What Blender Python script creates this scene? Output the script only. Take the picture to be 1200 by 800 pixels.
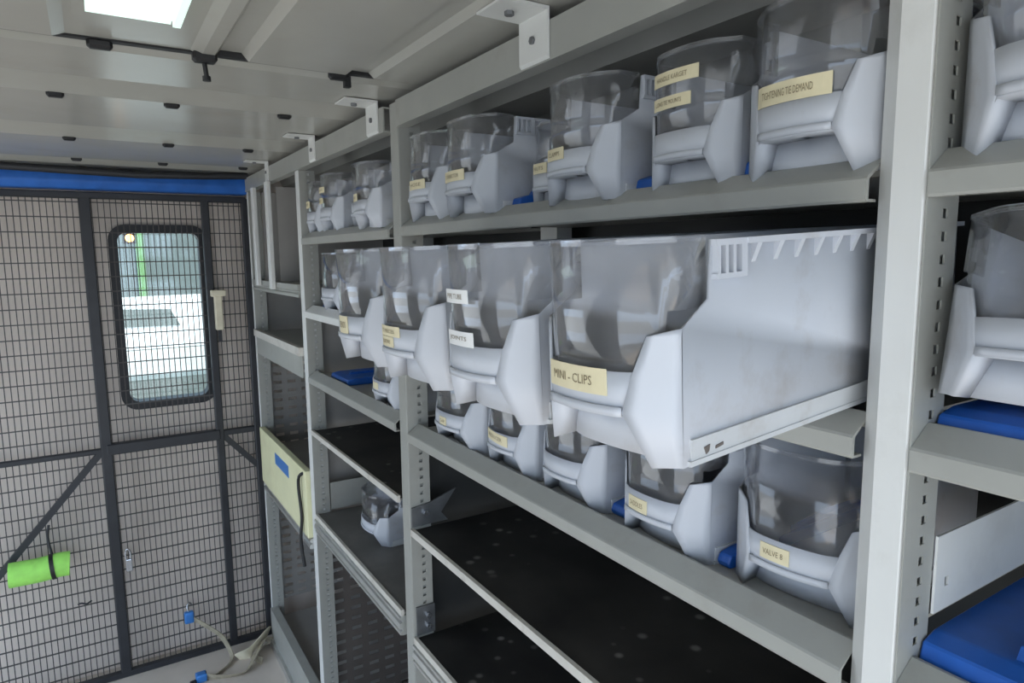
import bpy, bmesh, math, random
from mathutils import Vector, Matrix
random.seed(4)
for o in list(bpy.data.objects): bpy.data.objects.remove(o)
scene = bpy.context.scene
C = scene.collection

# ------------------------------------------------------------------ camera
cam_d = bpy.data.cameras.new('camera'); cam = bpy.data.objects.new('camera', cam_d); C.objects.link(cam)
R_ = (0.84758123, -0.53055363, -0.01090408)       # image right, in world axes
D_ = (-0.0771666, -0.10289525, -0.99169445)       # image down
F_ = (0.52502512, 0.84138303, -0.1281531)         # forward
m = Matrix(((R_[0], -D_[0], -F_[0]), (R_[1], -D_[1], -F_[1]), (R_[2], -D_[2], -F_[2]))).to_4x4()
m.translation = (0, 0, 1.5)
cam.matrix_world = m
cam_d.sensor_width = 36; cam_d.sensor_fit = 'HORIZONTAL'; cam_d.lens = 785 / 1200 * 36; cam_d.clip_start = 0.01
scene.camera = cam

# ------------------------------------------------------------------ light
w = bpy.data.worlds.new('sky'); scene.world = w; w.use_nodes = True
bg = w.node_tree.nodes['Background']; bg.inputs[0].default_value = (0.64, 0.79, 1.0, 1); bg.inputs[1].default_value = 2.0
sd = bpy.data.lights.new('sun', 'SUN'); sun = bpy.data.objects.new('sun', sd); C.objects.link(sun)
sd.energy = 6.0; sd.angle = 0.01; sd.color = (1.0, 0.94, 0.84)
sun.rotation_euler = (math.radians(28), math.radians(8), 0)     # shining from high behind the van's open doors
vs = scene.view_settings
vs.view_transform = 'Standard'; vs.look = 'None'; vs.gamma = 1.0; vs.use_curve_mapping = False; vs.exposure = 0.64

# ------------------------------------------------------------------ materials
def nt(name):
    mt = bpy.data.materials.new(name); mt.use_nodes = True
    t = mt.node_tree; b = t.nodes['Principled BSDF']; return mt, t, b
def mat(name, col, rough=0.5, metal=0.0, var=0.0, scale=20, dirt=None, dirt_amt=0.0, dirt_scale=9, bump=0.0, coat=0.0, stretch=(1, 1, 1)):
    mt, t, b = nt(name)
    b.inputs['Roughness'].default_value = rough; b.inputs['Metallic'].default_value = metal
    b.inputs['Base Color'].default_value = (*col, 1); b.inputs['Coat Weight'].default_value = coat
    if var or dirt or bump:
        tc = t.nodes.new('ShaderNodeTexCoord'); mp = t.nodes.new('ShaderNodeMapping'); mp.inputs['Scale'].default_value = stretch
        t.links.new(tc.outputs['Object'], mp.inputs[0])
        n = t.nodes.new('ShaderNodeTexNoise'); n.inputs['Scale'].default_value = scale; n.inputs['Detail'].default_value = 6
        t.links.new(mp.outputs[0], n.inputs['Vector'])
        r = t.nodes.new('ShaderNodeValToRGB')
        r.color_ramp.elements[0].position = .3; r.color_ramp.elements[1].position = .7
        r.color_ramp.elements[0].color = (*[max(0, c * (1 - var)) for c in col], 1)
        r.color_ramp.elements[1].color = (*[min(1, c * (1 + var)) for c in col], 1)
        t.links.new(n.outputs['Fac'], r.inputs[0]); out = r.outputs[0]
        if dirt:
            n2 = t.nodes.new('ShaderNodeTexNoise'); n2.inputs['Scale'].default_value = dirt_scale; n2.inputs['Detail'].default_value = 8; n2.inputs['Roughness'].default_value = .65
            t.links.new(mp.outputs[0], n2.inputs['Vector'])
            r2 = t.nodes.new('ShaderNodeValToRGB'); r2.color_ramp.elements[0].position = .55; r2.color_ramp.elements[1].position = .78
            r2.color_ramp.elements[0].color = (0, 0, 0, 1); r2.color_ramp.elements[1].color = (dirt_amt,) * 3 + (1,)
            t.links.new(n2.outputs['Fac'], r2.inputs[0])
            mx = t.nodes.new('ShaderNodeMixRGB'); mx.inputs[2].default_value = (*dirt, 1)
            t.links.new(r2.outputs[0], mx.inputs[0]); t.links.new(out, mx.inputs[1]); out = mx.outputs[0]
        t.links.new(out, b.inputs['Base Color'])
        if bump:
            bp = t.nodes.new('ShaderNodeBump'); bp.inputs['Strength'].default_value = bump; bp.inputs['Distance'].default_value = .002
            t.links.new(n.outputs['Fac'], bp.inputs['Height']); t.links.new(bp.outputs[0], b.inputs['Normal'])
    return mt
def clear_mat(name, tint, haze, hz=(0.6, 0.6, 0.62)):
    mt = bpy.data.materials.new(name); mt.use_nodes = True; t = mt.node_tree
    for n in list(t.nodes): t.nodes.remove(n)
    out = t.nodes.new('ShaderNodeOutputMaterial')
    tr = t.nodes.new('ShaderNodeBsdfTransparent'); tr.inputs[0].default_value = (*tint, 1)
    df = t.nodes.new('ShaderNodeBsdfDiffuse'); df.inputs[0].default_value = (*hz, 1)
    gl = t.nodes.new('ShaderNodeBsdfGlossy'); gl.inputs['Roughness'].default_value = .07; gl.inputs[0].default_value = (1, 1, 1, 1)
    tc = t.nodes.new('ShaderNodeTexCoord'); n = t.nodes.new('ShaderNodeTexNoise'); n.inputs['Scale'].default_value = 28; n.inputs['Detail'].default_value = 5
    mp = t.nodes.new('ShaderNodeMapping'); mp.inputs['Scale'].default_value = (1, 1, .18)
    t.links.new(tc.outputs['Object'], mp.inputs[0]); t.links.new(mp.outputs[0], n.inputs['Vector'])
    mr = t.nodes.new('ShaderNodeMapRange'); mr.inputs[1].default_value = .35; mr.inputs[2].default_value = .75; mr.inputs[3].default_value = haze * .5; mr.inputs[4].default_value = haze * 1.7
    t.links.new(n.outputs['Fac'], mr.inputs[0])
    m1 = t.nodes.new('ShaderNodeMixShader'); t.links.new(mr.outputs[0], m1.inputs[0]); t.links.new(tr.outputs[0], m1.inputs[1]); t.links.new(df.outputs[0], m1.inputs[2])
    lw = t.nodes.new('ShaderNodeLayerWeight'); lw.inputs[0].default_value = .5
    pw = t.nodes.new('ShaderNodeMath'); pw.operation = 'POWER'; pw.inputs[1].default_value = 3.2; t.links.new(lw.outputs['Facing'], pw.inputs[0])
    fr = t.nodes.new('ShaderNodeMath'); fr.operation = 'MULTIPLY_ADD'; fr.inputs[1].default_value = .75; fr.inputs[2].default_value = .06; t.links.new(pw.outputs[0], fr.inputs[0])
    m2 = t.nodes.new('ShaderNodeMixShader'); t.links.new(fr.outputs[0], m2.inputs[0]); t.links.new(m1.outputs[0], m2.inputs[1]); t.links.new(gl.outputs[0], m2.inputs[2])
    t.links.new(m2.outputs[0], out.inputs[0]); return mt
def emis(name, col, s):
    mt, t, b = nt(name); b.inputs['Base Color'].default_value = (*col, 1)
    b.inputs['Emission Color'].default_value = (*col, 1); b.inputs['Emission Strength'].default_value = s; return mt
M = {
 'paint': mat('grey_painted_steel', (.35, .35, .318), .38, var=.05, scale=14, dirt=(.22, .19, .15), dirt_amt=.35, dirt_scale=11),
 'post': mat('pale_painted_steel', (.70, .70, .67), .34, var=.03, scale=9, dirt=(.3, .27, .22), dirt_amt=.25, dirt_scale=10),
 'roof': mat('roof_paint', (.44, .43, .385), .22, var=.04, scale=6, dirt=(.36, .32, .26), dirt_amt=.4, dirt_scale=5),
 'roofd': mat('roof_side_paint', (.28, .28, .26), .4, var=.08, scale=8),
 'bin': mat('grey_plastic', (.535, .555, .595), .42, var=.03, scale=10, dirt=(.30, .25, .20), dirt_amt=.5, dirt_scale=13),
 'binstrip': mat('plastic_runner_strip', (.55, .56, .565), .45, var=.05, scale=12, dirt=(.3, .24, .18), dirt_amt=.5, dirt_scale=18),
 'clear': clear_mat('clear_plastic', (.965, .97, .985), .055),
 'glass': clear_mat('window_glass', (.82, .88, .88), .02),
 'blue': mat('blue_plastic', (.012, .10, .42), .4, var=.15, scale=25),
 'bluepad': mat('blue_padding', (.02, .13, .48), .6, var=.15, scale=18, bump=.3),
 'alu': mat('aluminium', (.62, .62, .60), .32, metal=.8, var=.05, scale=40),
 'zinc': mat('zinc_plate', (.19, .195, .20), .42, metal=.6, var=.2, scale=30),
 'bolt': mat('bolt_steel', (.55, .56, .58), .25, metal=.9),
 'edge': mat('bare_shelf_edge', (.60, .57, .51), .42, var=.08, scale=30, dirt=(.28, .22, .16), dirt_amt=.5, dirt_scale=22),
 'greymat': mat('worn_grey_mat', (.13, .125, .115), .6, var=.2, scale=9, dirt=(.22, .2, .18), dirt_amt=.5),
 'black': mat('black_plastic', (.012, .012, .013), .5),
 'frame': mat('dark_steel', (.020, .021, .025), .5, var=.2, scale=20),
 'wire': mat('dark_wire', (.06, .052, .048), .5),
 'wall': mat('plywood_lining', (.74, .66, .59), .7, var=.12, scale=5, dirt=(.6, .5, .43), dirt_amt=.5, dirt_scale=4, stretch=(1, 1, .5)),
 'grn': mat('green_pipe_paint', (.13, .26, .09), .6, var=.1),
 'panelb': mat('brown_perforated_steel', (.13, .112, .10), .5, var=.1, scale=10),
 'side': mat('van_side_metal', (.34, .34, .32), .5, var=.06, scale=5),
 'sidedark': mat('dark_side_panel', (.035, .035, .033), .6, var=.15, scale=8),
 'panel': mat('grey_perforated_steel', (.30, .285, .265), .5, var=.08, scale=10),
 'floor': mat('worn_beige_floor', (.60, .53, .46), .6, var=.08, scale=7, dirt=(.38, .32, .26), dirt_amt=.6, dirt_scale=6),
 'tape': mat('cream_label_tape', (.72, .64, .42), .6, var=.07, scale=40),
 'tapew': mat('white_label_tape', (.78, .78, .76), .6, var=.04, scale=40),
 'ink': mat('label_ink', (.22, .17, .10), .7),
 'yellow': mat('pale_yellow_board', (.72, .70, .44), .5, var=.05, scale=12, dirt=(.5, .44, .28), dirt_amt=.4),
 'green': mat('lime_cloth', (.36, .80, .14), .7, var=.12, scale=30, bump=.4),
 'strap': mat('khaki_webbing', (.34, .30, .22), .8, var=.2, scale=60, bump=.4),
 'buckle': mat('blue_metal_buckle', (.05, .22, .60), .3, metal=.2),
 'cream': mat('cream_plastic', (.70, .64, .48), .5, var=.08, scale=30),
 'amber': emis('amber_lamp', (1.0, .42, .10), 6.0),
 'lamp': emis('light_diffuser', (.78, .93, .86), .42),
 'ground': mat('pale_concrete', (.36, .355, .34), .8, var=.08, scale=.8),
 'house': mat('grey_render', (.12, .14, .135), .8, var=.1, scale=.6),
 'van': mat('white_van_paint', (.8, .8, .8), .3),
}
def rubber():
    mt, t, b = nt('black_rubber_mat'); b.inputs['Roughness'].default_value = .62
    tc = t.nodes.new('ShaderNodeTexCoord')
    n = t.nodes.new('ShaderNodeTexNoise'); n.inputs['Scale'].default_value = 7; n.inputs['Detail'].default_value = 6
    v = t.nodes.new('ShaderNodeTexVoronoi'); v.inputs['Scale'].default_value = 24; v.inputs['Randomness'].default_value = 1
    t.links.new(tc.outputs['Object'], n.inputs['Vector']); t.links.new(tc.outputs['Object'], v.inputs['Vector'])
    r = t.nodes.new('ShaderNodeValToRGB'); r.color_ramp.elements[0].position = .35; r.color_ramp.elements[1].position = .8
    r.color_ramp.elements[0].color = (.008, .008, .008, 1); r.color_ramp.elements[1].color = (.045, .042, .038, 1)
    t.links.new(n.outputs['Fac'], r.inputs[0])
    s = t.nodes.new('ShaderNodeValToRGB'); s.color_ramp.elements[0].position = .10; s.color_ramp.elements[0].color = (.8, .8, .8, 1); s.color_ramp.elements[1].position = .22; s.color_ramp.elements[1].color = (0, 0, 0, 1)
    t.links.new(v.outputs['Distance'], s.inputs[0])
    n3 = t.nodes.new('ShaderNodeTexNoise'); n3.inputs['Scale'].default_value = 3.2
    t.links.new(tc.outputs['Object'], n3.inputs['Vector'])
    s3 = t.nodes.new('ShaderNodeValToRGB'); s3.color_ramp.elements[0].position = .51; s3.color_ramp.elements[1].position = .62
    t.links.new(n3.outputs['Fac'], s3.inputs[0])
    mu = t.nodes.new('ShaderNodeMath'); mu.operation = 'MULTIPLY'; t.links.new(s.outputs[0], mu.inputs[0]); t.links.new(s3.outputs[0], mu.inputs[1])
    mx = t.nodes.new('ShaderNodeMixRGB'); mx.inputs[2].default_value = (.30, .29, .27, 1)
    t.links.new(mu.outputs[0], mx.inputs[0]); t.links.new(r.outputs[0], mx.inputs[1]); t.links.new(mx.outputs[0], b.inputs['Base Color'])
    return mt
M['rubber'] = rubber()

# ------------------------------------------------------------------ helpers
def box(bm, x0, x1, y0, y1, z0, z1):
    vs_ = [bm.verts.new((x, y, z)) for x in (x0, x1) for y in (y0, y1) for z in (z0, z1)]
    for f in ((0, 1, 3, 2), (4, 6, 7, 5), (0, 4, 5, 1), (2, 3, 7, 6), (0, 2, 6, 4), (1, 5, 7, 3)): bm.faces.new([vs_[i] for i in f])
def bm_box(*a): bm = bmesh.new(); box(bm, *a); return bm
def bevel(bm, r, seg=2):
    bmesh.ops.bevel(bm, geom=list(bm.edges), offset=r, segments=seg, affect='EDGES', profile=.6); return bm
def extrude(bm, pts, axis, a, b):
    """closed 2-d outline swept from a to b; axis 'y': pts are (x,z), 'x': (y,z), 'z': (x,y)"""
    def P(p, t): return {'y': (p[0], t, p[1]), 'x': (t, p[0], p[1]), 'z': (p[0], p[1], t)}[axis]
    A = [bm.verts.new(P(p, a)) for p in pts]; B = [bm.verts.new(P(p, b)) for p in pts]; n = len(pts)
    for i in range(n): bm.faces.new((A[i], A[(i + 1) % n], B[(i + 1) % n], B[i]))
    bm.faces.new(A[::-1]); bm.faces.new(B); bmesh.ops.recalc_face_normals(bm, faces=bm.faces[:])
def tube(bm, pts, r, n=8):
    rings = []
    for i, p in enumerate(pts):
        p = Vector(p); d = (Vector(pts[min(i + 1, len(pts) - 1)]) - Vector(pts[max(i - 1, 0)])).normalized()
        a = d.cross(Vector((0, 0, 1)) if abs(d.z) < .9 else Vector((1, 0, 0))).normalized(); b = d.cross(a)
        rings.append([bm.verts.new(p + a * r * math.cos(2 * math.pi * k / n) + b * r * math.sin(2 * math.pi * k / n)) for k in range(n)])
    for i in range(len(rings) - 1):
        for k in range(n): bm.faces.new((rings[i][k], rings[i][(k + 1) % n], rings[i + 1][(k + 1) % n], rings[i + 1][k]))
    bm.faces.new(rings[0][::-1]); bm.faces.new(rings[-1]); bmesh.ops.recalc_face_normals(bm, faces=bm.faces[:])
def ribbon(bm, pts, width, side, th=.002):
    side = Vector(side).normalized(); up = None; rows = []
    for i, p in enumerate(pts):
        p = Vector(p); d = (Vector(pts[min(i + 1, len(pts) - 1)]) - Vector(pts[max(i - 1, 0)])).normalized()
        s = (side - d * side.dot(d)).normalized(); n = d.cross(s)
        rows.append([bm.verts.new(p + s * width / 2 * a + n * th / 2 * b) for a, b in ((-1, -1), (1, -1), (1, 1), (-1, 1))])
    for i in range(len(rows) - 1):
        for k in range(4): bm.faces.new((rows[i][k], rows[i][(k + 1) % 4], rows[i + 1][(k + 1) % 4], rows[i + 1][k]))
    bm.faces.new(rows[0][::-1]); bm.faces.new(rows[-1]); bmesh.ops.recalc_face_normals(bm, faces=bm.faces[:])
def smoothline(pts, n=6):
    out = []; P = [Vector(p) for p in pts]
    for i in range(len(P) - 1):
        p0, p1, p2, p3 = P[max(i - 1, 0)], P[i], P[i + 1], P[min(i + 2, len(P) - 1)]
        for k in range(n):
            t = k / n
            out.append(.5 * ((2 * p1) + (p2 - p0) * t + (2 * p0 - 5 * p1 + 4 * p2 - p3) * t * t + (-p0 + 3 * p1 - 3 * p2 + p3) * t ** 3))
    out.append(P[-1]); return out
def mesh(name, bm, smooth=None):
    me = bpy.data.meshes.new(name); bm.to_mesh(me); bm.free()
    if smooth:
        for p in me.polygons: p.use_smooth = True
        me.set_sharp_from_angle(angle=math.radians(smooth))
    return me
def obj(name, bm, m_, parent=None, loc=None, smooth=None, origin=True):
    """link a bmesh (or mesh) as ONE object; top-level meshes get their origin at their base"""
    if isinstance(bm, bpy.types.Mesh): me = bm
    else:
        off = None
        if parent is None and loc is None and origin:
            xs = [v.co for v in bm.verts]; off = Vector((sum(c.x for c in xs) / len(xs), sum(c.y for c in xs) / len(xs), min(c.z for c in xs)))
            for v in bm.verts: v.co -= off
        me = mesh(name, bm, smooth)
        if off is not None: loc = off
    if not me.materials: me.materials.append(M[m_])
    o = bpy.data.objects.new(name, me); C.objects.link(o)
    if parent: o.parent = parent
    if loc is not None: o.location = loc
    return o
def tag(o, label, cat, group=None):
    o['label'] = label; o['category'] = cat
    if group: o['group'] = group
    return o
def thing(name, label, cat, loc=(0, 0, 0), group=None, rot=(0, 0, 0)):
    o = bpy.data.objects.new(name, None); C.objects.link(o); o.location = loc; o.rotation_euler = rot; o.empty_display_size = .05
    return tag(o, label, cat, group)
def struct(o): o['kind'] = 'structure'; return o
def shift(bm, d):
    for v in bm.verts: v.co -= Vector(d)
    return bm
def part(name, bm, m_, parent, smooth=None):
    """a part given in world coordinates of an unrotated thing"""
    p = parent.location.copy(); q = parent.parent
    while q: p = p + q.location; q = q.parent
    return obj(name, shift(bm, p), m_, parent, smooth=smooth)

# ------------------------------------------------------------------ the setting
XL, XR, YB, YR = -0.95, 0.93, -0.90, 2.74
o = struct(obj('floor', bm_box(XL, XR, YB, YR + .03, -.06, 0), 'floor'))
o = struct(obj('ground', bm_box(-40, 40, -40, 40, -.75, -.65), 'ground')); o['label'] = 'pale sunlit concrete ground outside the van'
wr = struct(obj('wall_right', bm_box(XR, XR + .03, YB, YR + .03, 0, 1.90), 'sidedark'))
bm = bmesh.new(); box(bm, XL - .03, XL, .28, 1.35, 0, 1.9); box(bm, XL - .03, XL, YB, .28, 1.70, 1.9); box(bm, XL - .03, XL, 2.62, YR + .03, 0, 1.9); box(bm, XL - .03, XL, 1.35, 2.62, 1.62, 1.9)
struct(obj('wall_left', bm, 'side'))
# ceiling: backing skin and its panels
ce = struct(obj('ceiling', bm_box(XL, XR, YB, YR + .03, 1.87, 1.90), 'black'))
def roof_panel(pts, x0=XL, x1=.79, m_='roof'):
    bm = bmesh.new(); extrude(bm, [(y, z) for y, z in pts] + [(pts[-1][0], 1.872), (pts[0][0], 1.872)], 'x', x0, x1); return part('roof_panel', bm, m_, ce)
bm = bmesh.new()      # near panel with pressed grooves running along the van
prof = [(XL, 1.80), (-.36, 1.80), (-.345, 1.808), (-.30, 1.808), (-.285, 1.80), (-.02, 1.80), (-.005, 1.806), (.150, 1.806), (.165, 1.80), (.182, 1.800), (.192, 1.812), (.222, 1.812), (.232, 1.80),
        (.385, 1.80), (.395, 1.809), (.425, 1.809), (.435, 1.80), (.80, 1.795), (.80, 1.872), (XL, 1.872)]
extrude(bm, prof, 'y', YB, 1.132); part('roof_panel', bm, 'roof', ce)
roof_panel([(1.146, 1.806), (1.172, 1.80), (1.352, 1.80), (1.356, 1.812)])
roof_panel([(1.374, 1.826), (1.500, 1.80), (1.835, 1.80), (1.84, 1.812)])
roof_panel([(1.850, 1.828), (2.025, 1.80), (2.42, 1.80), (2.425, 1.812)])
roof_panel([(2.435, 1.822), (2.56, 1.80), (2.77, 1.80)])
bm = bmesh.new(); extrude(bm, [(.80, 1.795), (.93, 1.60), (.935, 1.62), (.935, 1.873), (.80, 1.873)], 'y', YB, YR); part('roof_side', bm, 'roofd', ce)
bm = bmesh.new(); extrude(bm, [(.66, 1.772), (.76, 1.765), (.775, 1.80), (.65, 1.80)], 'y', YB, YR); part('roof_beam', bm, 'roofd', ce)
for a, b, zz in ((1.1335, 1.1465, 1.8035), (1.357, 1.3745, 1.811), (1.841, 1.851, 1.811), (2.426, 2.436, 1.811)):
    part('seam_shade', bm_box(XL, .79, a, b, zz, zz + .02), 'black', ce)  # black strips stand in for the shade inside the open roof seams
plugs = [(x, 1.139) for x in (.035, .375)] + [(x, 1.507) for x in (-.03, .16, .375)] + [(x, 2.028) for x in (-.02, .20, .40)] + [(x, 2.43) for x in (-.01, .22, .46)]
for i, (x, y) in enumerate(plugs):
    s = .016 if i < 2 else .014
    bm = bm_box(x - s, x + s, y - .008, y + .008, 1.792, 1.806); bevel(bm, .004, 1); part('rubber_plug', bm, 'black', ce)
bm = bmesh.new(); box(bm, .152, .186, 1.120, 1.142, 1.790, 1.806); bevel(bm, .004, 1); tube(bm, [(.169, 1.136, 1.793), (.171, 1.136, 1.772)], .0035); tube(bm, [(.171, 1.136, 1.772), (.171, 1.136, 1.765)], .006)
part('rubber_plug', bm, 'black', ce)
bm = bmesh.new(); box(bm, .385, .395, 1.134, 1.146, 1.782, 1.80); part('rubber_plug', bm, 'black', ce)
# rear wall behind the mesh with a rounded window
wx0, wx1, wz0, wz1 = .086, .346, .990, 1.592
bm = bmesh.new()
for a in ((XL, wx0 - .006, 0, 1.90), (wx1 + .006, XR, 0, 1.90), (wx0 - .006, wx1 + .006, 0, wz0 - .006), (wx0 - .006, wx1 + .006, wz1 + .006, 1.90)):
    box(bm, a[0], a[1], YR, YR + .03, a[2], a[3])
struct(obj('wall_rear', bm, 'wall'))
def rrect(x0, x1, z0, z1, r, n=6):
    out = []
    for cx, cz, a0 in ((x1 - r, z1 - r, 0), (x0 + r, z1 - r, 90), (x0 + r, z0 + r, 180), (x1 - r, z0 + r, 270)):
        for k in range(n + 1):
            a = math.radians(a0 + 90 * k / n); out.append((cx + r * math.cos(a), cz + r * math.sin(a)))
    return out
def ring(bm, outer, inner, y0, y1):
    n = len(outer); V = [[bm.verts.new((p[0], y, p[1])) for p in L] for L in (outer, inner) for y in (y0, y1)]
    for i in range(n):
        j = (i + 1) % n
        bm.faces.new((V[0][i], V[0][j], V[2][j], V[2][i])); bm.faces.new((V[1][i], V[3][i], V[3][j], V[1][j]))
        bm.faces.new((V[0][i], V[1][i], V[1][j], V[0][j])); bm.faces.new((V[2][i], V[2][j], V[3][j], V[3][i]))
    bmesh.ops.recalc_face_normals(bm, faces=bm.faces[:])
bm = bmesh.new(); ring(bm, rrect(wx0 - .028, wx1 + .028, wz0 - .028, wz1 + .028, .055), rrect(wx0, wx1, wz0, wz1, .032), YR - .022, YR + .04)
win = struct(obj('window_1', bm, 'frame', smooth=35)); win['label'] = 'black rubber framed window with rounded corners'
bm = bm_box(wx0 - .004, wx1 + .004, YR + .012, YR + .016, wz0 - .004, wz1 + .004); part('pane', bm, 'glass', win)

# ------------------------------------------------------------------ outdoors seen through the window
h = thing('building', 'shaded grey building outside the window', 'building', (1.0, 26.0, -.65))
part('facade', bm_box(-14, 22, 26.0, 26.4, -.65, 8), 'house', h)
part('green_downpipe', bm_box(1.34, 1.58, 25.8, 26.0, -.65, 3.2), 'grn', h)
part('plinth', bm_box(-14, 22, 25.9, 26.0, -.65, -.1), 'house', h)
v = thing('parked_vehicle', 'low white vehicle standing in the sun outside the window', 'vehicle', (1.4, 18.9, -.65))
bm = bmesh.new(); extrude(bm, [(-1.4, -.64), (-1.4, .38), (-.9, .52), (3.2, .56), (4.2, .20), (5.0, .10), (5.0, -.64)], 'y', 18.0, 19.8); part('vehicle_body', bevel(bm, .04, 2), 'van', v)
bm = bmesh.new(); extrude(bm, [(.35, -.08), (.55, .34), (1.55, .30), (1.75, -.10)], 'y', 17.98, 18.0); part('side_window', bm, 'house', v)
for x in (-.8, 4.2):
    bm = bmesh.new(); tube(bm, [(x, 17.95, -.33), (x, 18.2, -.33)], .32, 20); part('wheel', bm, 'black', v)
bm = bm_box(-1.2, 2.6, 4.0, 4.15, -.65, .865); tag(obj('parapet', bm, 'house'), 'grey low wall across the bottom of the window view', 'wall')
bm = bmesh.new(); bmesh.ops.create_uvsphere(bm, u_segments=12, v_segments=8, radius=.014); 
am = thing('amber_lamp', 'small glowing amber lamp behind the window top', 'lamp', (.128, 2.80, 1.575))
obj('bulb', bm, 'amber', am, smooth=60); bm = bm_box(-.02, .02, .012, .022, -.02, .02); obj('base', bm, 'black', am)

# ------------------------------------------------------------------ mesh partition
YM = 2.665
mp_ = thing('mesh_partition', 'dark steel framed wire mesh partition in front of the plywood wall', 'partition', (0, YM, 0))
def bar(x0, x1, z0, z1, y0=YM - .012, y1=YM + .012): part('frame_bar', bevel(bm_box(x0, x1, y0, y1, z0, z1), .003, 1), 'frame', mp_)
for (a, b) in ((-.0165, .0165), (.352, .378), (.488, .512), (-.62, -.59)): bar(a, b, .0, 1.715)
bar(-.93, .505, 1.700, 1.722, YM - .013, YM + .013); bar(-.93, .505, .0, .022, YM - .013, YM + .013)
bar(0, .365, .826, .864, YM - .016, YM + .016); bar(-.93, 0, .834, .852, YM - .009, YM + .009); bar(.365, .50, .838, .860, YM - .009, YM + .009)
def diag(p, q, wd=.02):
    p, q = Vector((p[0], YM, p[1])), Vector((q[0], YM, q[1])); bm = bmesh.new(); d = (q - p).normalized(); s = Vector((d.z, 0, -d.x)) * wd / 2
    extrude(bm, [((p + s).x, (p + s).z), ((q + s).x, (q + s).z), ((q - s).x, (q - s).z), ((p - s).x, (p - s).z)], 'y', YM - .01, YM + .008); part('brace', bm, 'frame', mp_)
diag((-.012, .845), (-.36, .44)); diag((.37, .845), (.495, .70)); 
vw = mesh('wire', bm_box(-.0014, .0014, -.0014, .0016, .01, 1.71)); vw.materials.append(M['wire'])
hw = mesh('wire', bm_box(-.93, .50, -.0018, .0018, -.0018, .0018)); hw.materials.append(M['wire'])
x = -.925
while x < .49:
    o = obj('wire', vw, None, mp_, (x, .004, 0)); x += .0178
z = .055
while z < 1.70:
    o = obj('wire', hw, None, mp_, (0, .0, z)); z += .0495
# the blue pad over the partition
bm = bmesh.new(); extrude(bm, [(2.615, 1.728), (2.600, 1.75), (2.605, 1.785), (2.66, 1.792), (2.69, 1.78), (2.69, 1.728)], 'x', -.93, .505); bevel(bm, .006, 2)
bp_ = tag(obj('header_pad', bm, 'bluepad', smooth=50), 'long blue padded bar above the mesh partition', 'pad')
bm = bmesh.new(); tube(bm, [(-.4, 2.58, 1.79), (-.1, 2.575, 1.782), (.16, 2.575, 1.776), (.36, 2.575, 1.782), (.5, 2.58, 1.79)], .012, 10)
tag(obj('cable_conduit', bm, 'frame', smooth=60), 'dark sagging conduit under the roof above the blue pad', 'conduit')
# latch on the mesh
la = thing('door_latch', 'cream plastic latch block on the mesh beside the window', 'latch', (.385, YM - .03, 1.235))
part('body', bevel(bm_box(.372, .398, YM - .040, YM - .012, 1.24, 1.365), .004), 'cream', la)
part('head', bevel(bm_box(.362, .412, YM - .042, YM - .012, 1.362, 1.385), .004), 'cream', la)
part('striker', bm_box(.379, .391, YM - .03, YM - .012, 1.195, 1.24), 'frame', la)
# green roll with strap
g = thing('cloth_roll', 'lime green cloth roll strapped to the mesh with a black band', 'cloth', (-.19, YM - .07, .44))
bm = bmesh.new(); tube(bm, smoothline([(-.30, YM - .06, .49), (-.22, YM - .06, .488), (-.165, YM - .06, .492), (-.135, YM - .06, .49)]), .040, 14); part('roll', bm, 'green', g, 60)
bm = bmesh.new(); tube(bm, [(-.188, YM - .06, .49), (-.176, YM - .06, .491)], .0425, 16); part('band', bm, 'black', g, 60)
bm = bmesh.new(); tube(bm, smoothline([(-.182, YM - .05, .53), (-.19, YM - .03, .58), (-.185, YM - .016, .62)]), .004); part('tie', bm, 'black', g, 60)
pk = thing('padlock', 'small silver padlock hanging on the mesh upright', 'padlock', (.035, YM - .02, .415))
bm = bevel(bm_box(.026, .046, YM - .028, YM - .014, .40, .445), .003); part('body', bm, 'bolt', pk)
bm = bmesh.new(); tube(bm, smoothline([(.029, YM - .021, .44), (.027, YM - .021, .468), (.034, YM - .021, .482), (.042, YM - .021, .468), (.042, YM - .021, .44)]), .003); part('shackle', bm, 'bolt', pk, 60)
bm = bmesh.new(); tube(bm, smoothline([(-.125, YM - .006, .315), (-.115, YM - .02, .322), (-.10, YM - .024, .318), (-.085, YM - .02, .324)]), .003)
tag(obj('wire_hook', bm, 'frame', smooth=60), 'small bent dark hook on the mesh below the green roll', 'hook')
# tie-down straps
st = thing('tie_down_strap', 'khaki webbing strap hanging by a blue hook from the mesh foot', 'strap', (.33, 2.5, 0))
bm = bmesh.new(); ribbon(bm, smoothline([(.225, 2.635, .165), (.30, 2.60, .10), (.325, 2.60, .055), (.340, 2.57, .012), (.323, 2.533, .004), (.275, 2.49, .004)]), .026, (.3, -.6, .5), .003); part('webbing', bm, 'strap', st, 60)
bm = bmesh.new(); box(bm, .196, .228, 2.628, 2.648, .150, .195); bevel(bm, .006, 2); part('buckle', bm, 'buckle', st, 60)
bm = bmesh.new(); tube(bm, smoothline([(.212, 2.64, .19), (.208, 2.645, .21), (.216, 2.652, .222), (.224, 2.66, .21)]), .0035); part('hook', bm, 'bolt', st, 60)
s2 = thing('tie_down_strap', 'loose khaki webbing strap with a blue ratchet crumpled on the floor', 'strap', (.36, 2.42, 0))
bm = bmesh.new(); ribbon(bm, smoothline([(.235, 2.482, .014), (.29, 2.452, .006), (.365, 2.445, .005), (.415, 2.50, .028), (.45, 2.545, .045), (.478, 2.570, .030), (.455, 2.575, .008), (.41, 2.52, .012), (.43, 2.47, .008)]), .032, (.4, -.5, .55), .003); part('webbing', bm, 'strap', s2, 60)
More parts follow.
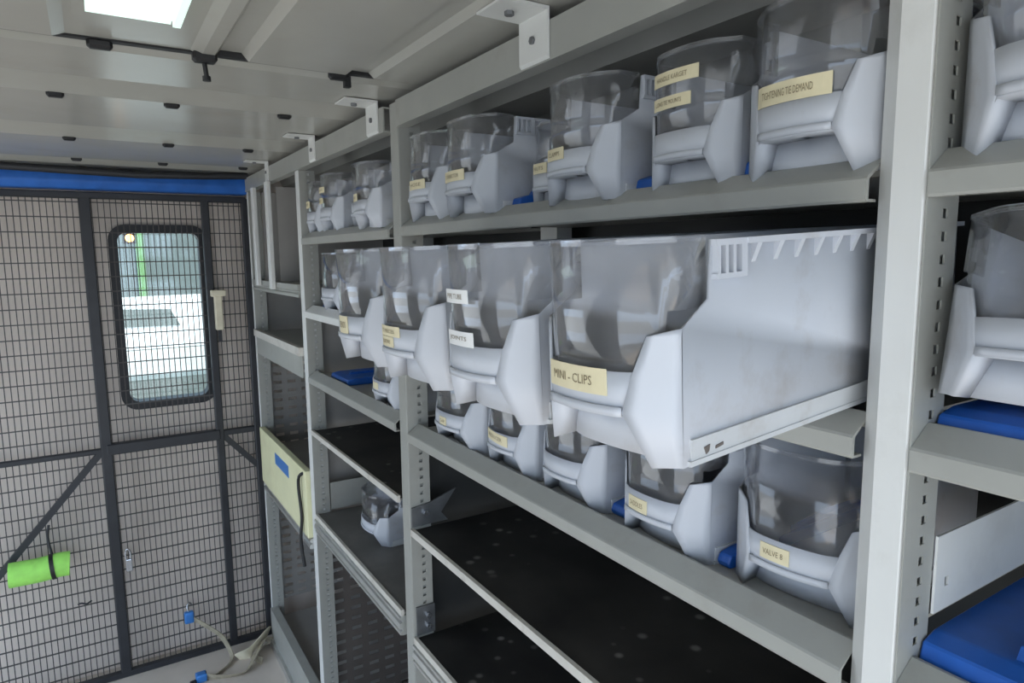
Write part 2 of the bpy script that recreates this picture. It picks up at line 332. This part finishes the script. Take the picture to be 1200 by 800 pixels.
bm = bevel(bm_box(.205, .242, 2.468, 2.500, .0, .030), .006); part('ratchet', bm, 'buckle', s2, 60)
bm = bevel(bm_box(.185, .206, 2.458, 2.476, .0, .018), .004); part('lever', bm, 'black', s2)
bm = bmesh.new(); ribbon(bm, smoothline([(.36, 2.545, .004), (.40, 2.53, .03), (.46, 2.57, .055), (.485, 2.62, .03)]), .05, (.2, -.3, .9), .002)
tag(obj('paper_scrap', bm, 'cream', smooth=60), 'crumpled tan paper scrap on the floor beside the shelving foot', 'paper')

# ceiling lamp
lp = thing('ceiling_light', 'ceiling light with ribbed translucent diffuser set into the roof panel', 'light', (.07, .90, 1.80))
bm = bmesh.new()
for k in range(12):
    y0 = .815 + k * .0145; extrude(bm, [(y0, 1.797), (y0 + .007, 1.793), (y0 + .0145, 1.797), (y0 + .0145, 1.803), (y0, 1.803)], 'x', .018, .110)
part('diffuser', bm, 'lamp', lp)
bm = bmesh.new(); box(bm, .113, .122, .812, .992, 1.793, 1.803); part('end_cap', bm, 'lamp', lp)
bm = bmesh.new(); box(bm, .004, .016, .81, .995, 1.792, 1.803); part('end_cap', bm, 'roof', lp)
# ------------------------------------------------------------------ shelving uprights
def ladder(bm, y, x0, x1, z0, z1, hx, hr, pitch):
    """a face at Y=y, from x0 to x1, pierced by a column of holes (centre hx)"""
    n = int((z1 - z0) / pitch); 
    def q(a, b, c, d): bm.faces.new([bm.verts.new((p[0], y, p[1])) for p in ((a, c), (b, c), (b, d), (a, d))])
    q(x0, hx - hr, z0, z1); q(hx + hr, x1, z0, z1); p = z0
    for i in range(n):
        zc = z0 + pitch * (i + .5); q(hx - hr, hx + hr, p, zc - hr); p = zc + hr
    q(hx - hr, hx + hr, p, z1)
def upright(label, y0, y1, ztop, parts_, pm='post'):
    u = thing('shelving_upright', label, 'upright', (.5, y0, 0), 'shelving uprights')
    bm = bmesh.new(); c = y0 + (y1 - y0) * .60        # front face, far bevel, returns
    P = [(.544, y0 + .0015), (.502, y0 + .0015), (.500, y0 + .003), (.500, c), (.514, y1), (.544, y1)]
    Q = [(.544, y1 - .003), (.516, y1 - .003), (.5032, c - .001), (.5032, y0 + .005), (.544, y0 + .005)]
    L = P + Q; A = [bm.verts.new((x, y, 0)) for x, y in L]; B = [bm.verts.new((x, y, ztop)) for x, y in L]
    for i in range(1, 10): bm.faces.new((A[i], A[i + 1], B[i + 1], B[i]))
    bm.faces.new([B[0], B[1], B[2], B[3], B[4], B[5], B[6], B[7], B[8], B[9], B[10]])
    bmesh.ops.recalc_face_normals(bm, faces=bm.faces[:])
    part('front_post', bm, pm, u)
    bm = bmesh.new(); ladder(bm, y0, .5005, .544, 0, ztop, .526, .0034, .0165); o = part('perforated_face', bm, 'paint', u)
    so = o.modifiers.new('thickness', 'SOLIDIFY'); so.thickness = .0014; so.offset = 0
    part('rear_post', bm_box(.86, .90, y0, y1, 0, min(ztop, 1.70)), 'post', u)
    for p in parts_:
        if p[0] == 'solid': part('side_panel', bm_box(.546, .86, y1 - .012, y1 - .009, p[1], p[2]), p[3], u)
        else:
            bm = bmesh.new(); z = p[1]; n = int((p[2] - p[1]) / .034); mm = 6; dx = (.86 - .546) / mm
            yy = y1 - .010
            for i in range(n):
                for j in range(mm):
                    xa, za = .546 + j * dx, z + i * .034; hx0, hx1, hz0, hz1 = xa + dx * .2, xa + dx * .8, za + .011, za + .023
                    o_ = [bm.verts.new((a, yy, b)) for a, b in ((xa, za), (xa + dx, za), (xa + dx, za + .034), (xa, za + .034))]
                    i_ = [bm.verts.new((a, yy, b)) for a, b in ((hx0, hz0), (hx1, hz0), (hx1, hz1), (hx0, hz1))]
                    for k in range(4): bm.faces.new((o_[k], o_[(k + 1) % 4], i_[(k + 1) % 4], i_[k]))
            bmesh.ops.remove_doubles(bm, verts=bm.verts[:], dist=1e-5)
            o = part('perforated_panel', bm, p[3] if len(p) > 3 else 'panel', u); so = o.modifiers.new('thickness', 'SOLIDIFY'); so.thickness = .0015
    return u
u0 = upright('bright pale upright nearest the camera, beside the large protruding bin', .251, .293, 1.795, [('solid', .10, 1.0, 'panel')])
u1 = upright('upright toned grey for weaker light, between the long main bay and the second bay', 1.190, 1.252, 1.782, [('solid', 0, 1.12, 'sidedark')], 'paint')  # rail grey instead of the pale post colour imitates the dimmer light here
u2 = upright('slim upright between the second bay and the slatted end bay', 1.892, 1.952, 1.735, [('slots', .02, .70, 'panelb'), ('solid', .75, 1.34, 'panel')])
u3 = upright('end upright standing against the mesh partition', 2.585, 2.622, 1.735, [('slots', .16, 1.20), ('solid', 1.20, 1.40, 'panel')])
bm = bmesh.new()      # low end plate with a square punched hole, facing the right-hand bay
for a in ((.545, .560, 1.214, 1.278), (.566, .88, 1.214, 1.278), (.560, .566, 1.214, 1.233), (.560, .566, 1.241, 1.278)): box(bm, a[0], a[1], .2475, .2495, a[2], a[3])
part('end_plate', bm, 'post', u0)
part('end_plate', bm_box(.546, .88, 1.886, 1.889, .765, .845), 'paint', u2)
# fixing plates on the middle upright
bm = bmesh.new(); extrude(bm, [(.501, .966), (.501, 1.005), (.54, 1.010), (.60, 1.03), (.565, .985), (.58, .966)], 'y', 1.184, 1.188); part('fixing_plate', bm, 'zinc', u1)
bm = bmesh.new(); box(bm, .505, .545, 1.184, 1.188, .735, .795); part('fixing_plate', bm, 'zinc', u1)
for x_, z_ in ((.53, .992), (.53, .752), (.53, .775)):
    bm = bmesh.new(); tube(bm, [(x_, 1.176, z_), (x_, 1.186, z_)], .006, 6); part('bolt', bm, 'bolt', u1)
# top rails with roof brackets
def rail(y0, y1, label):
    bm = bmesh.new(); extrude(bm, [(.496, 1.736), (.496, 1.783), (.520, 1.783), (.520, 1.780), (.499, 1.780), (.499, 1.739), (.520, 1.739), (.520, 1.736)], 'y', y0, y1)
    return tag(obj('top_rail', bm, 'paint'), label, 'rail', 'top rails')
rail(.294, 1.189, 'grey top rail over the long main bay under the roof')
rail(1.253, 2.622, 'grey top rail over the second and slatted bays')
bm = bm_box(.496, .52, -.89, .250, 1.736, 1.783); tag(obj('top_rail', bm, 'paint'), 'grey top rail of the bay right of the nearest upright', 'rail', 'top rails')
for k, (y0, y1, lab) in enumerate(((.700, .764, 'largest angled roof bracket nearest the camera'), (1.275, 1.335, 'roof bracket just beyond the middle upright'), (1.705, 1.755, 'roof bracket above the bins of the second bay'), (2.22, 2.26, 'farthest roof bracket above the slatted bay'))):
    b = thing('roof_bracket', lab, 'bracket', (.49, y0, 1.74), 'roof brackets')
    bm = bmesh.new(); L_ = [(.4925, 1.742), (.4955, 1.738), (.4955, 1.7985), (.430, 1.7985), (.430, 1.7955), (.4925, 1.7945)]
    extrude(bm, L_, 'y', y0, y1); part('plate', bm, 'post', b)
    bm = bmesh.new(); tube(bm, [(.489, (y0 + y1) / 2, 1.766), (.4935, (y0 + y1) / 2, 1.766)], .005, 6); part('bolt', bm, 'zinc', b)
    bm = bmesh.new(); tube(bm, [(.458, (y0 + y1) / 2, 1.790), (.458, (y0 + y1) / 2, 1.797)], .006, 6); part('bolt', bm, 'zinc', b)

# ------------------------------------------------------------------ shelves
def shelf(y0, y1, z0, label, m_='paint', xb=.90):
    t = thing('steel_shelf', label, 'shelf', (.5, (y0 + y1) / 2, z0), 'steel shelves')
    bm = bmesh.new()
    extrude(bm, [(.500, z0), (.4985, z0 + .002), (.4985, z0 + .017), (.500, z0 + .019), (.522, z0 + .0345), (.526, z0 + .034), (.530, z0 + .024), (.546, z0 + .024), (.546, z0 + .0205), (.526, z0 + .0205), (.520, z0 + .031), (.502, z0 + .017), (.502, z0 + .002), (.512, z0 + .002), (.512, z0)], 'y', y0, y1)
    part('front_lip', bm, m_, t)
    part('deck', bm_box(.546, xb, y0, y1, z0 + .0205, z0 + .024), m_, t)
    return t
def tray(y0, y1, z1, label, edge='edge', rail_=False, th=.014, mm='rubber'):
    t = thing('lined_shelf', label, 'shelf', (.5, (y0 + y1) / 2, z1 - .03), 'rubber lined shelves')
    part('front_edge', bm_box(.499, .506, y0, y1, z1 - th, z1), edge, t)
    part('deck', bm_box(.506, .90, y0, y1, z1 - .010, z1 - .007), 'panel', t)
    part('rubber_mat', bm_box(.507, .89, y0 + .002, y1 - .002, z1 - .0068, z1 - .003), mm, t)
    if rail_:
        bm = bmesh.new(); a = z1 - th
        extrude(bm, [(.502, a), (.496, a - .002), (.496, a - .008), (.502, a - .010), (.502, a - .014), (.496, a - .016), (.494, a - .026), (.502, a - .029), (.502, a - .033), (.496, a - .035), (.496, a - .041), (.502, a - .043), (.512, a - .043), (.512, a)], 'y', y0, y1)
        part('slotted_rail', bm, 'alu', t)
    return t
e0, e1 = .294, 1.189; f0, f1 = 1.253, 1.891; g0, g1 = 1.953, 2.584; r0, r1 = -.85, .250
shelf(e0, e1, 1.537, 'top shelf of the long main bay carrying clear fronted bins'); shelf(e0, e1, 1.337, 'shelf under the four large protruding bins'); shelf(e0, e1, 1.139, 'lower bin shelf of the long main bay below the large bins')
tray(e0, e1, .962, 'upper black rubber lined shelf of the long main bay'); tray(e0, e1, .732, 'lower black rubber lined shelf of the long main bay', rail_=True)
shelf(f0, f1, 1.534, 'top bin shelf of the second bay'); shelf(f0, f1, 1.332, 'bright edged middle shelf of the second bay', 'post'); shelf(f0, f1, 1.146, 'shelf below the bright edged one in the second bay')
tray(f0, f1, 1.010, 'thin dark lined shelf of the second bay above the small bin'); tray(f0, f1, .760, 'lined shelf with ridged aluminium rail holding the small bin', rail_=True, mm='greymat')
shelf(r0, r1, 1.537, 'top shelf right of the nearest upright'); shelf(r0, r1, 1.338, 'middle shelf right of the nearest upright'); shelf(r0, r1, 1.150, 'lowest shelf right of the nearest upright')
# end bay
bm = bmesh.new()
extrude(bm, [(.499, 1.385), (.499, 1.394), (.503, 1.397), (.503, 1.403), (.497, 1.406), (.497, 1.422), (.90, 1.422), (.90, 1.417), (.51, 1.417), (.51, 1.385)], 'y', g0, g1)
tag(obj('end_bay_shelf', bm, 'paint'), 'shelf at the foot of the upright slats in the end bay', 'shelf')
for y_, lab in ((2.22, 'pale vertical slat nearer the second bay in the end bay'), (2.43, 'pale vertical slat nearer the mesh in the end bay')):
    t = thing('divider_slat', lab, 'slat', (.5, y_, 1.422), 'divider slats')
    part('front_bar', bevel(bm_box(.481, .4955, y_ - .016, y_ + .016, 1.400 if y_ < 2.3 else 1.405, 1.735), .003), 'post', t)
    bm = bmesh.new(); ladder(bm, y_ - .010, .512, .86, 1.424, 1.72, .70, .004, .02); o = part('divider_plate', bm, 'panel', t); so = o.modifiers.new('thickness', 'SOLIDIFY'); so.thickness = .0015
t = thing('end_bay_shelf', 'shelf with a deep grey front drop in the end bay', 'shelf', (.5, 2.27, 1.15))
part('front_drop', bm_box(.500, .504, g0, g1, 1.150, 1.215), 'paint', t); part('front_edge', bm_box(.492, .506, g0, g1, 1.2155, 1.240), 'edge', t); part('deck', bm_box(.506, .90, g0, g1, 1.225, 1.230), 'paint', t)
t = thing('drawer_box', 'pale yellow board fronted box in the end bay', 'box', (.5, 2.27, .66))
part('front', bevel(bm_box(.492, .512, g0 + .002, g1 + .002, .662, .870), .003), 'yellow', t)
part('box_body', bm_box(.513, .85, g0 + .01, g1 - .01, .662, .80), 'panel', t)
part('blue_sticker', bm_box(.4910, .4921, 2.16, 2.345, .792, .832), 'buckle', t)
bm = bmesh.new(); extrude(bm, [(.502, .66), (.496, .657), (.496, .650), (.502, .647), (.502, .643), (.495, .640), (.495, .630), (.502, .628), (.512, .628), (.512, .66)], 'y', g0, g1)
t = thing('end_bay_shelf', 'ridged aluminium railed shelf under the pale yellow box', 'shelf', (.5, 2.27, .628)); part('slotted_rail', bm, 'alu', t); part('deck', bm_box(.512, .90, g0, g1, .651, .656), 'panel', t)
t = thing('floor_tray', 'low grey tray at the foot of the end bay', 'tray', (.5, 2.27, 0))
part('front', bm_box(.492, .520, g0, g1, .0, .150), 'paint', t); part('deck', bm_box(.52, .88, g0, g1, .10, .106), 'panel', t); part('rim', bm_box(.482, .492, g0, g1, .0, .03), 'alu', t)
bm = bmesh.new(); tube(bm, smoothline([(.52, 1.965, .86), (.488, 1.985, .855), (.482, 2.00, .82), (.486, 1.995, .72), (.482, 2.005, .64), (.487, 1.995, .56)]), .005)
tag(obj('power_cable', bm, 'black', smooth=60), 'black cable hanging down over the pale yellow box', 'cable')
t = thing('floor_tray', 'dark low tray on the floor under the main and second bays', 'tray', (.5, 1.2, 0))
part('front', bm_box(.53, .54, .30, 1.88, .0, .10), 'panel', t); part('deck', bm_box(.54, .84, .30, 1.88, .06, .066), 'rubber', t)

# ------------------------------------------------------------------ bins
cache = {}
def curve(v, W, B):
    # plan outline of the front: chamfered corners, gently bowed face
    k = W / .124; cu, cv = .025 * k, .028 * k; d = min(v, W - v)
    return -cu * d / cv if d < cv else -cu - .005 * k * (1 - ((v - W / 2) / (W / 2 - cv)) ** 2)
def soft(v, W, B):
    return sum(curve(min(max(v + j * .0016, 0), W), W, B) for j in range(-4, 5)) / 9
def bin_meshes(W, L, H):
    k = (W, L, H)
    if k in cache: return cache[k]
    B = .022 * W / .124; s = H / .142; sv = W / .124
    def P(u, v, w_): return (u, v - W / 2, w_)
    bm = bmesh.new()
    def face(pts): bm.faces.new([bm.verts.new(P(*p)) for p in pts])
    lev = [(0, .0138), (.036, .0276), (.060, .0230), (.0846, .0158)]
    prof = [(0, 0), (0, .0893 * s), (.026, .105 * s), (.028, H), (L, H), (L, 0)]
    for v in (0, W): face([(u, v, z) for u, z in prof])
    face([(L, 0, 0), (L, W, 0), (L, W, H), (L, 0, H)])
    N = 12
    rec = lambda v: .014 * sv + curve(v, W, B) * .45
    def strip(fa, fb, a, b):
        for i in range(N):
            v0, v1 = a + (b - a) * i / N, a + (b - a) * (i + 1) / N
            face([fa(v0), fa(v1), fb(v1), fb(v0)])
    # flanges on both corners
    for mir in (0, 1):
        X = (lambda v: W - v) if mir else (lambda v: v)
        for (w0, i0), (w1, i1) in zip(lev, lev[1:]):
            for q in range(4):
                a0, a1, b0, b1 = i0 * sv * q / 4, i0 * sv * (q + 1) / 4, i1 * sv * q / 4, i1 * sv * (q + 1) / 4
                face([(curve(a0, W, B), X(a0), w0 * s), (curve(a1, W, B), X(a1), w0 * s), (curve(b1, W, B), X(b1), w1 * s), (curve(b0, W, B), X(b0), w1 * s)])
        i1 = lev[-1][1]
        for q in range(4):
            b0, b1 = i1 * sv * q / 4, i1 * sv * (q + 1) / 4; t0 = (.0893 - (.0893 - .0846) * q / 4) * s; t1 = (.0893 - (.0893 - .0846) * (q + 1) / 4) * s
            if q < 3: face([(curve(b0, W, B), X(b0), .0846 * s), (curve(b1, W, B), X(b1), .0846 * s), (curve(b1, W, B), X(b1), t1), (curve(b0, W, B), X(b0), t0)])
            else: face([(curve(b0, W, B), X(b0), .0846 * s), (curve(b1, W, B), X(b1), .0846 * s), (curve(b0, W, B), X(b0), t0)])
    for mir in (0, 1):                                   # webs closing the recess behind both flanges
        X = (lambda v: W - v) if mir else (lambda v: v)
        (w0, i0), (w1, i1) = lev[0], lev[1]; i0 *= sv; i1 *= sv
        face([(curve(i0, W, B), X(i0), w0), (curve(i1, W, B), X(i1), w1 * s), (rec(i1), X(i1), w1 * s), (rec(i0), X(i0), w0)])
    e = .006 * sv
    strip(lambda v: (curve(v, W, B) + .0012, v, .034 * s), lambda v: (curve(v, W, B) + .0012, v, .062 * s), e + .012 * sv, W - e - .012 * sv)       # low front wall
    g = .0276 * sv
    strip(lambda v: (curve(v, W, B) - .0008, v, .0335 * s), lambda v: (curve(v, W, B) - .0008, v, .0395 * s), g, W - g)  # lip under the clear front
    strip(lambda v: (curve(v, W, B) + .0005, v, .0335 * s), lambda v: (rec(v), v, .034 * s), .004, W - .004)            # roof of the grip recess
    strip(lambda v: (rec(v), v, .034 * s), lambda v: (rec(v) + .001, v, .0), .001, W - .001)                             # back of the recess
    strip(lambda v: (rec(v) + .001, v, .0015), lambda v: (L, v, .0015), .001, W - .001)                                  # floor
    bmesh.ops.remove_doubles(bm, verts=bm.verts[:], dist=2e-4); bmesh.ops.recalc_face_normals(bm, faces=bm.faces[:])
    body = mesh('body', bm, 16); body.materials.append(M['bin'])
    # clear front with rounded corners
    bm = bmesh.new(); path = [(.028, .004), (.012, .004)]; n = 28
    for i in range(n + 1):
        v = .004 + (W - .008) * i / n; path.append((soft(v, W, B) + .0040, v))
    path += [(.012, W - .004), (.028, W - .004)]
    lo = [bm.verts.new(P(u, v, (.0365 if .009 < v < W - .009 else .100) * s)) for u, v in path]; hi = [bm.verts.new(P(u, v, H + .0015)) for u, v in path]
    for i in range(len(path) - 1): bm.faces.new((lo[i], lo[i + 1], hi[i + 1], hi[i]))
    # thickness by hand: inner skin
    bmesh.ops.recalc_face_normals(bm, faces=bm.faces[:])
    win_ = mesh('clear_front', bm, 40); win_.materials.append(M['clear'])
    # rolled rim of the clear front
    bm = bmesh.new(); ribbon(bm, [P(u, v, H + .0015) for u, v in path], .004, (0, 0, 1), .0030); crim = mesh('clear_rim', bm, 40); crim.materials.append(M['clear'])
    extra = []
    for sg in (-1, 1):
        y = sg * W / 2; bm = bmesh.new()
        a, b = sorted((y, y + sg * .007)); box(bm, .060, L, a, b, H - .004, H)
        for i in range(int((L - .07) / .026)):
            u = .070 + i * .026
            vv_ = [bm.verts.new(q) for q in ((u, y, H - .004), (u, y + sg * .0065, H - .004), (u, y, H - .019), (u + .005, y, H - .004), (u + .005, y + sg * .0065, H - .004), (u + .005, y, H - .019))]
            for f in ((0, 1, 2), (3, 5, 4), (0, 3, 4, 1), (1, 4, 5, 2), (0, 2, 5, 3)): bm.faces.new([vv_[j] for j in f])
        bmesh.ops.recalc_face_normals(bm, faces=bm.faces[:])
        rim = mesh('rim', bm); rim.materials.append(M['bin'])
        bm = bmesh.new()
        for u0, u1, z0, z1, d in ((.028, .060, H - .025, H - .0215, .0055), (.028, .060, H - .004, H, .0055), (.029, .032, H - .022, H - .004, .0055), (.037, .040, H - .022, H - .004, .0055), (.045, .048, H - .022, H - .004, .0055), (.054, .060, H - .022, H - .004, .0055)):
            a, b = sorted((y, y + sg * d)); box(bm, u0, u1, a, b, z0, z1)
        clip = mesh('side_clip', bm); clip.materials.append(M['bin'])
        bm = bmesh.new()
        a, b = sorted((y, y + sg * .0030)); box(bm, .006, L - .004, a, b, .0150 * s, .0175 * s); box(bm, .004, L - .004, a, b, .0, .0035); a, b = sorted((y, y + sg * .0022)); box(bm, .006, L - .004, a, b, .0035, .0150 * s)
        strip_ = mesh('runner_strip', bm); strip_.materials.append(M['binstrip'])
        extra += [('rim', rim, 0), ('side_clip', clip, 0), ('runner_strip', strip_, 0)]
    cache[k] = (B, [('body', body, .0022), ('clear_front', win_, .0016), ('clear_rim', crim, 0)] + extra)
    return cache[k]
def text_mesh(s):
    cu = bpy.data.curves.new('lettering', 'FONT'); cu.body = s; cu.size = 1; cu.resolution_u = 2
    to = bpy.data.objects.new('tmp', cu); C.objects.link(to)
    dg = bpy.context.evaluated_depsgraph_get(); me = bpy.data.meshes.new_from_object(to.evaluated_get(dg))
    bpy.data.objects.remove(to); return me
def add_label(root, W, B, t0, t1, w0, w1, text, m_='tape', tilt=0.0):
    """paper tape stuck on the clear front; t runs 0..1 across its flat part, left to right as seen from the aisle"""
    cv = .028 * W / .124; v0, v1 = W - cv - t0 * (W - 2 * cv), W - cv - t1 * (W - 2 * cv)
    f = lambda v: curve(v, W, B) - .0006
    def pos(v, z, off): return (f(min(max(v, 0.003), W - .003)) - off, v - W / 2, z)
    bm = bmesh.new(); n = 10
    for off, top in ((.0, 0), ):
        rows = []
        for i in range(n + 1):
            v = v0 + (v1 - v0) * i / n; dz = tilt * i / n
            rows.append([bm.verts.new(pos(v, w0 + dz, .0005)), bm.verts.new(pos(v, w1 + dz, .0005)), bm.verts.new(pos(v, w1 + dz, -.0003)), bm.verts.new(pos(v, w0 + dz, -.0003))])
        for i in range(n):
            for k in range(4): bm.faces.new((rows[i][k], rows[i][(k + 1) % 4], rows[i + 1][(k + 1) % 4], rows[i + 1][k]))
        bm.faces.new(rows[0]); bm.faces.new(rows[-1][::-1])
    bmesh.ops.recalc_face_normals(bm, faces=bm.faces[:])
    lb = obj('label_tape', bm, m_, root)
    if text:
        me = text_mesh(text); xs = [v.co.x for v in me.vertices]; ys = [v.co.y for v in me.vertices]
        x0, x1, y0, y1 = min(xs), max(xs), min(ys), max(ys); hh = (w1 - w0)
        for v in me.vertices:
            a = .10 + .70 * (v.co.x - x0) / (x1 - x0); q = v0 + (v1 - v0) * a; z = w0 + hh * (.32 + .36 * (v.co.y - y0) / (y1 - y0)) + tilt * a
            v.co = pos(q, z, .0008)
        me.materials.clear(); me.materials.append(M['ink']); me.name = 'lettering'
        obj('lettering', me, None, lb)
def make_bin(Fx, Fy, Fz, label, group, W=.14, L=.34, H=.148, yaw=0, pitch=0, labels=()):
    """Fx,Fy,Fz: near front bottom corner"""
    B, ms = bin_meshes(W, L, H); y, p = math.radians(yaw), math.radians(pitch)
    c = Vector((Fx - math.sin(y) * W / 2, Fy + math.cos(y) * W / 2, Fz))
    t = thing('storage_bin', label, 'storage bin', c, group, (0, -p, y))
    for n, me, th in ms:
        o = obj(n, me, None, t)
        if th:
            so = o.modifiers.new('thickness', 'SOLIDIFY'); so.thickness = th; so.offset = 0
    for l in labels: add_label(t, W, B, *l)
    return t
GB = 'large bins sticking out of the middle shelf'
BW = dict(W=.124, L=.40, H=.142, yaw=4.6, pitch=2.86)
nb = make_bin(.308, .291, 1.365, 'largest looking grey bin with clear front, nearest the camera, pulled far out', GB, labels=[(.02, .86, .046, .0635, 'MINI - CLIPS')], **BW)
for u_ in (.018, .030):
    bm = bmesh.new(); extrude(bm, [(u_, .010), (u_ + .006, .011), (u_ + .005, .0065), (u_ + .002, .005)] if u_ < .02 else [(u_, .0085), (u_ + .008, .0095), (u_ + .008, .0075), (u_, .0065)], 'y', -.0648, -.0640); obj('punched_mark', bm, 'panelb', nb)
make_bin(.298, .431, 1.365, 'protruding bin with two white labels, second from the nearest upright', GB, labels=[(.06, .62, .097, .1085, 'PIPE TUBE', 'tapew'), (.06, .68, .061, .0735, 'JOINTS', 'tapew')], **BW)
make_bin(.300, .597, 1.365, 'protruding bin with two stacked cream labels, third from the nearest upright', GB, labels=[(.06, .72, .053, .064, 'T PIECES'), (.06, .52, .0415, .0525, 'ELBOWS')], **BW)
make_bin(.306, .770, 1.365, 'protruding bin farthest from the camera among the four large ones', GB, labels=[(.22, .62, .040, .062, 'BENDS')], **BW)
GA = 'bins on the top shelf of the main bay'; za = 1.5615
make_bin(.522, .297, za, 'top shelf bin touching the nearest upright, one long cream label', GA, labels=[(-.05, 1.0, .060, .077, 'TIGHTENING TIE DEMAND', 'tape')], W=.122, L=.33, H=.140)
make_bin(.528, .434, za, 'top shelf bin with two long cream labels one above the other', GA, W=.118, H=.134, L=.33, labels=[(-.02, .92, .104, .117, 'HANDLE KARGET'), (-.02, .80, .081, .093, 'LONG TIE MOUNTS')])
make_bin(.514, .588, za, 'top shelf bin with one short cream label, middle of the shelf', GA, W=.135, H=.137, labels=[(.04, .55, .050, .064, 'CLAMPS')])
make_bin(.560, .742, za, 'set back top shelf bin mostly hidden between its neighbours', GA, W=.085, H=.115, labels=[(.05, .8, .05, .064, 'NUTS')])
make_bin(.512, .852, za, 'top shelf bin left of the hidden one, wide cream label', GA, W=.145, H=.138, labels=[(.0, .85, .050, .066, 'CONNECTOR')])
make_bin(.520, 1.022, za, 'top shelf bin half behind the middle upright', GA, W=.14, H=.142, labels=[(.2, .95, .052, .068, 'HOSE')])
G2 = 'bins on the top shelf of the second bay'; zb = 1.5585
make_bin(.505, 1.292, zb, 'foremost bin of the second bay top shelf beside the middle upright', G2, H=.128, yaw=-4, labels=[(.05, .6, .055, .070, 'PINS')])
make_bin(.560, 1.452, zb, 'taller clear fronted bin set back in the second bay top row', G2, H=.150, labels=[])
make_bin(.532, 1.608, zb, 'second bay top shelf bin with two small cream labels', G2, H=.140, labels=[(.1, .75, .098, .112, 'HEAD'), (.1, .6, .072, .086, 'KNOT')])
make_bin(.532, 1.764, zb, 'second bay top shelf bin next to the slim upright', G2, W=.118, H=.135, labels=[(.1, .7, .07, .088, 'DRIP')])
GC = 'bins on the lower shelf of the main bay'; zc = 1.1635
make_bin(.572, .306, zc, 'lower shelf bin touching the nearest upright, short cream label', GC, W=.14, L=.25, yaw=7, H=.150, labels=[(.16, .56, .045, .0605, 'VALVE 8')])
make_bin(.546, .474, zc, 'lower shelf bin with a ragged cream label, second from the nearest upright', GC, W=.136, H=.148, labels=[(.12, .56, .042, .058, 'SADDLES')])
make_bin(.548, .648, zc, 'lower shelf bin without a label right under the largest bin corner', GC, W=.136, H=.148)
make_bin(.546, .801, zc, 'lower shelf bin with a slanting cream label in the middle of the row', GC, W=.136, H=.148, labels=[(.05, .85, .050, .066, 'REDUCER', 'tape', -.004)])
make_bin(.546, .955, zc, 'lower shelf bin beside the middle upright, small cream label', GC, W=.17, H=.148, labels=[(.35, .62, .042, .056, 'CAP')])
make_bin(.540, 1.285, 1.1705, 'bin on the lower shelf of the second bay beside the middle upright', 'single bins of the second bay', W=.15, H=.148, labels=[(.2, .6, .045, .06, '')])
make_bin(.536, 1.600, 1.3565, 'dark open fronted bin on the bright edged shelf of the second bay', 'single bins of the second bay', W=.17, H=.150)
make_bin(.600, 1.565, .757, 'small grey bin alone on the ridged aluminium railed shelf', 'single bins of the second bay', W=.16, L=.22, H=.125)
GR = 'bins right of the nearest upright'
make_bin(.524, .106, za, 'bin at the right picture edge on the top shelf', GR, W=.135, H=.150)
make_bin(.512, .104, 1.398, 'tilted bin at the right picture edge on the middle shelf', GR, W=.135, L=.20, H=.125, pitch=-9.5)
# blue runners
def runner(x0, y0, y1, z, label, x1=.86, hgt=.024):
    bm = bmesh.new()
    t = thing('bin_runner', label, 'runner', (x0, (y0 + y1) / 2, z), 'blue bin runners')
    extrude(bm, [(x0, z), (x0 - .004, z + .006), (x0, z + hgt * .6), (x0 + .018, z + hgt * .75), (x1, z + hgt * .75), (x1, z)], 'y', y0, y1); part('base', bevel(bm, .0015, 1), 'blue', t)
    c = (y0 + y1) / 2; bm = bmesh.new(); extrude(bm, [(x0 + .022, z + hgt * .7), (x0 + .030, z + hgt), (x1, z + hgt), (x1, z + hgt * .7)], 'y', c - .005, c + .005); part('guide_rib', bm, 'blue', t)
zt = 1.5612
runner(.536, .555, .586, zt, 'blue runner between the short labelled and double labelled top bins', hgt=.036)
runner(.532, .422, .4325, zt, 'blue runner between the double labelled bin and the bin by the nearest upright', hgt=.038)
runner(.535, .829, .850, zt, 'blue runner beside the wide labelled top bin', hgt=.034)
runner(.555, .614, .645, 1.1632, 'blue runner between the unlabelled and ragged labelled lower bins')
runner(.556, .454, .470, 1.1632, 'blue runner between the ragged labelled bin and the last lower bin')
runner(.540, 1.66, 1.80, 1.1702, 'blue runner lying on the second bay shelf near the slim upright')
runner(.540, 1.775, 1.85, 1.3562, 'blue runner under the open fronted bin of the second bay')
runner(.534, .130, .2490, 1.1742, 'large blue runner on the lowest shelf right of the nearest upright', hgt=.034)
runner(.550, .2425, .2495, zt, 'blue runner on the top shelf right of the nearest upright', hgt=.03)
runner(.534, .10, .2490, 1.3622, 'blue runner under the tilted bin at the right picture edge', hgt=.026, x1=.60)
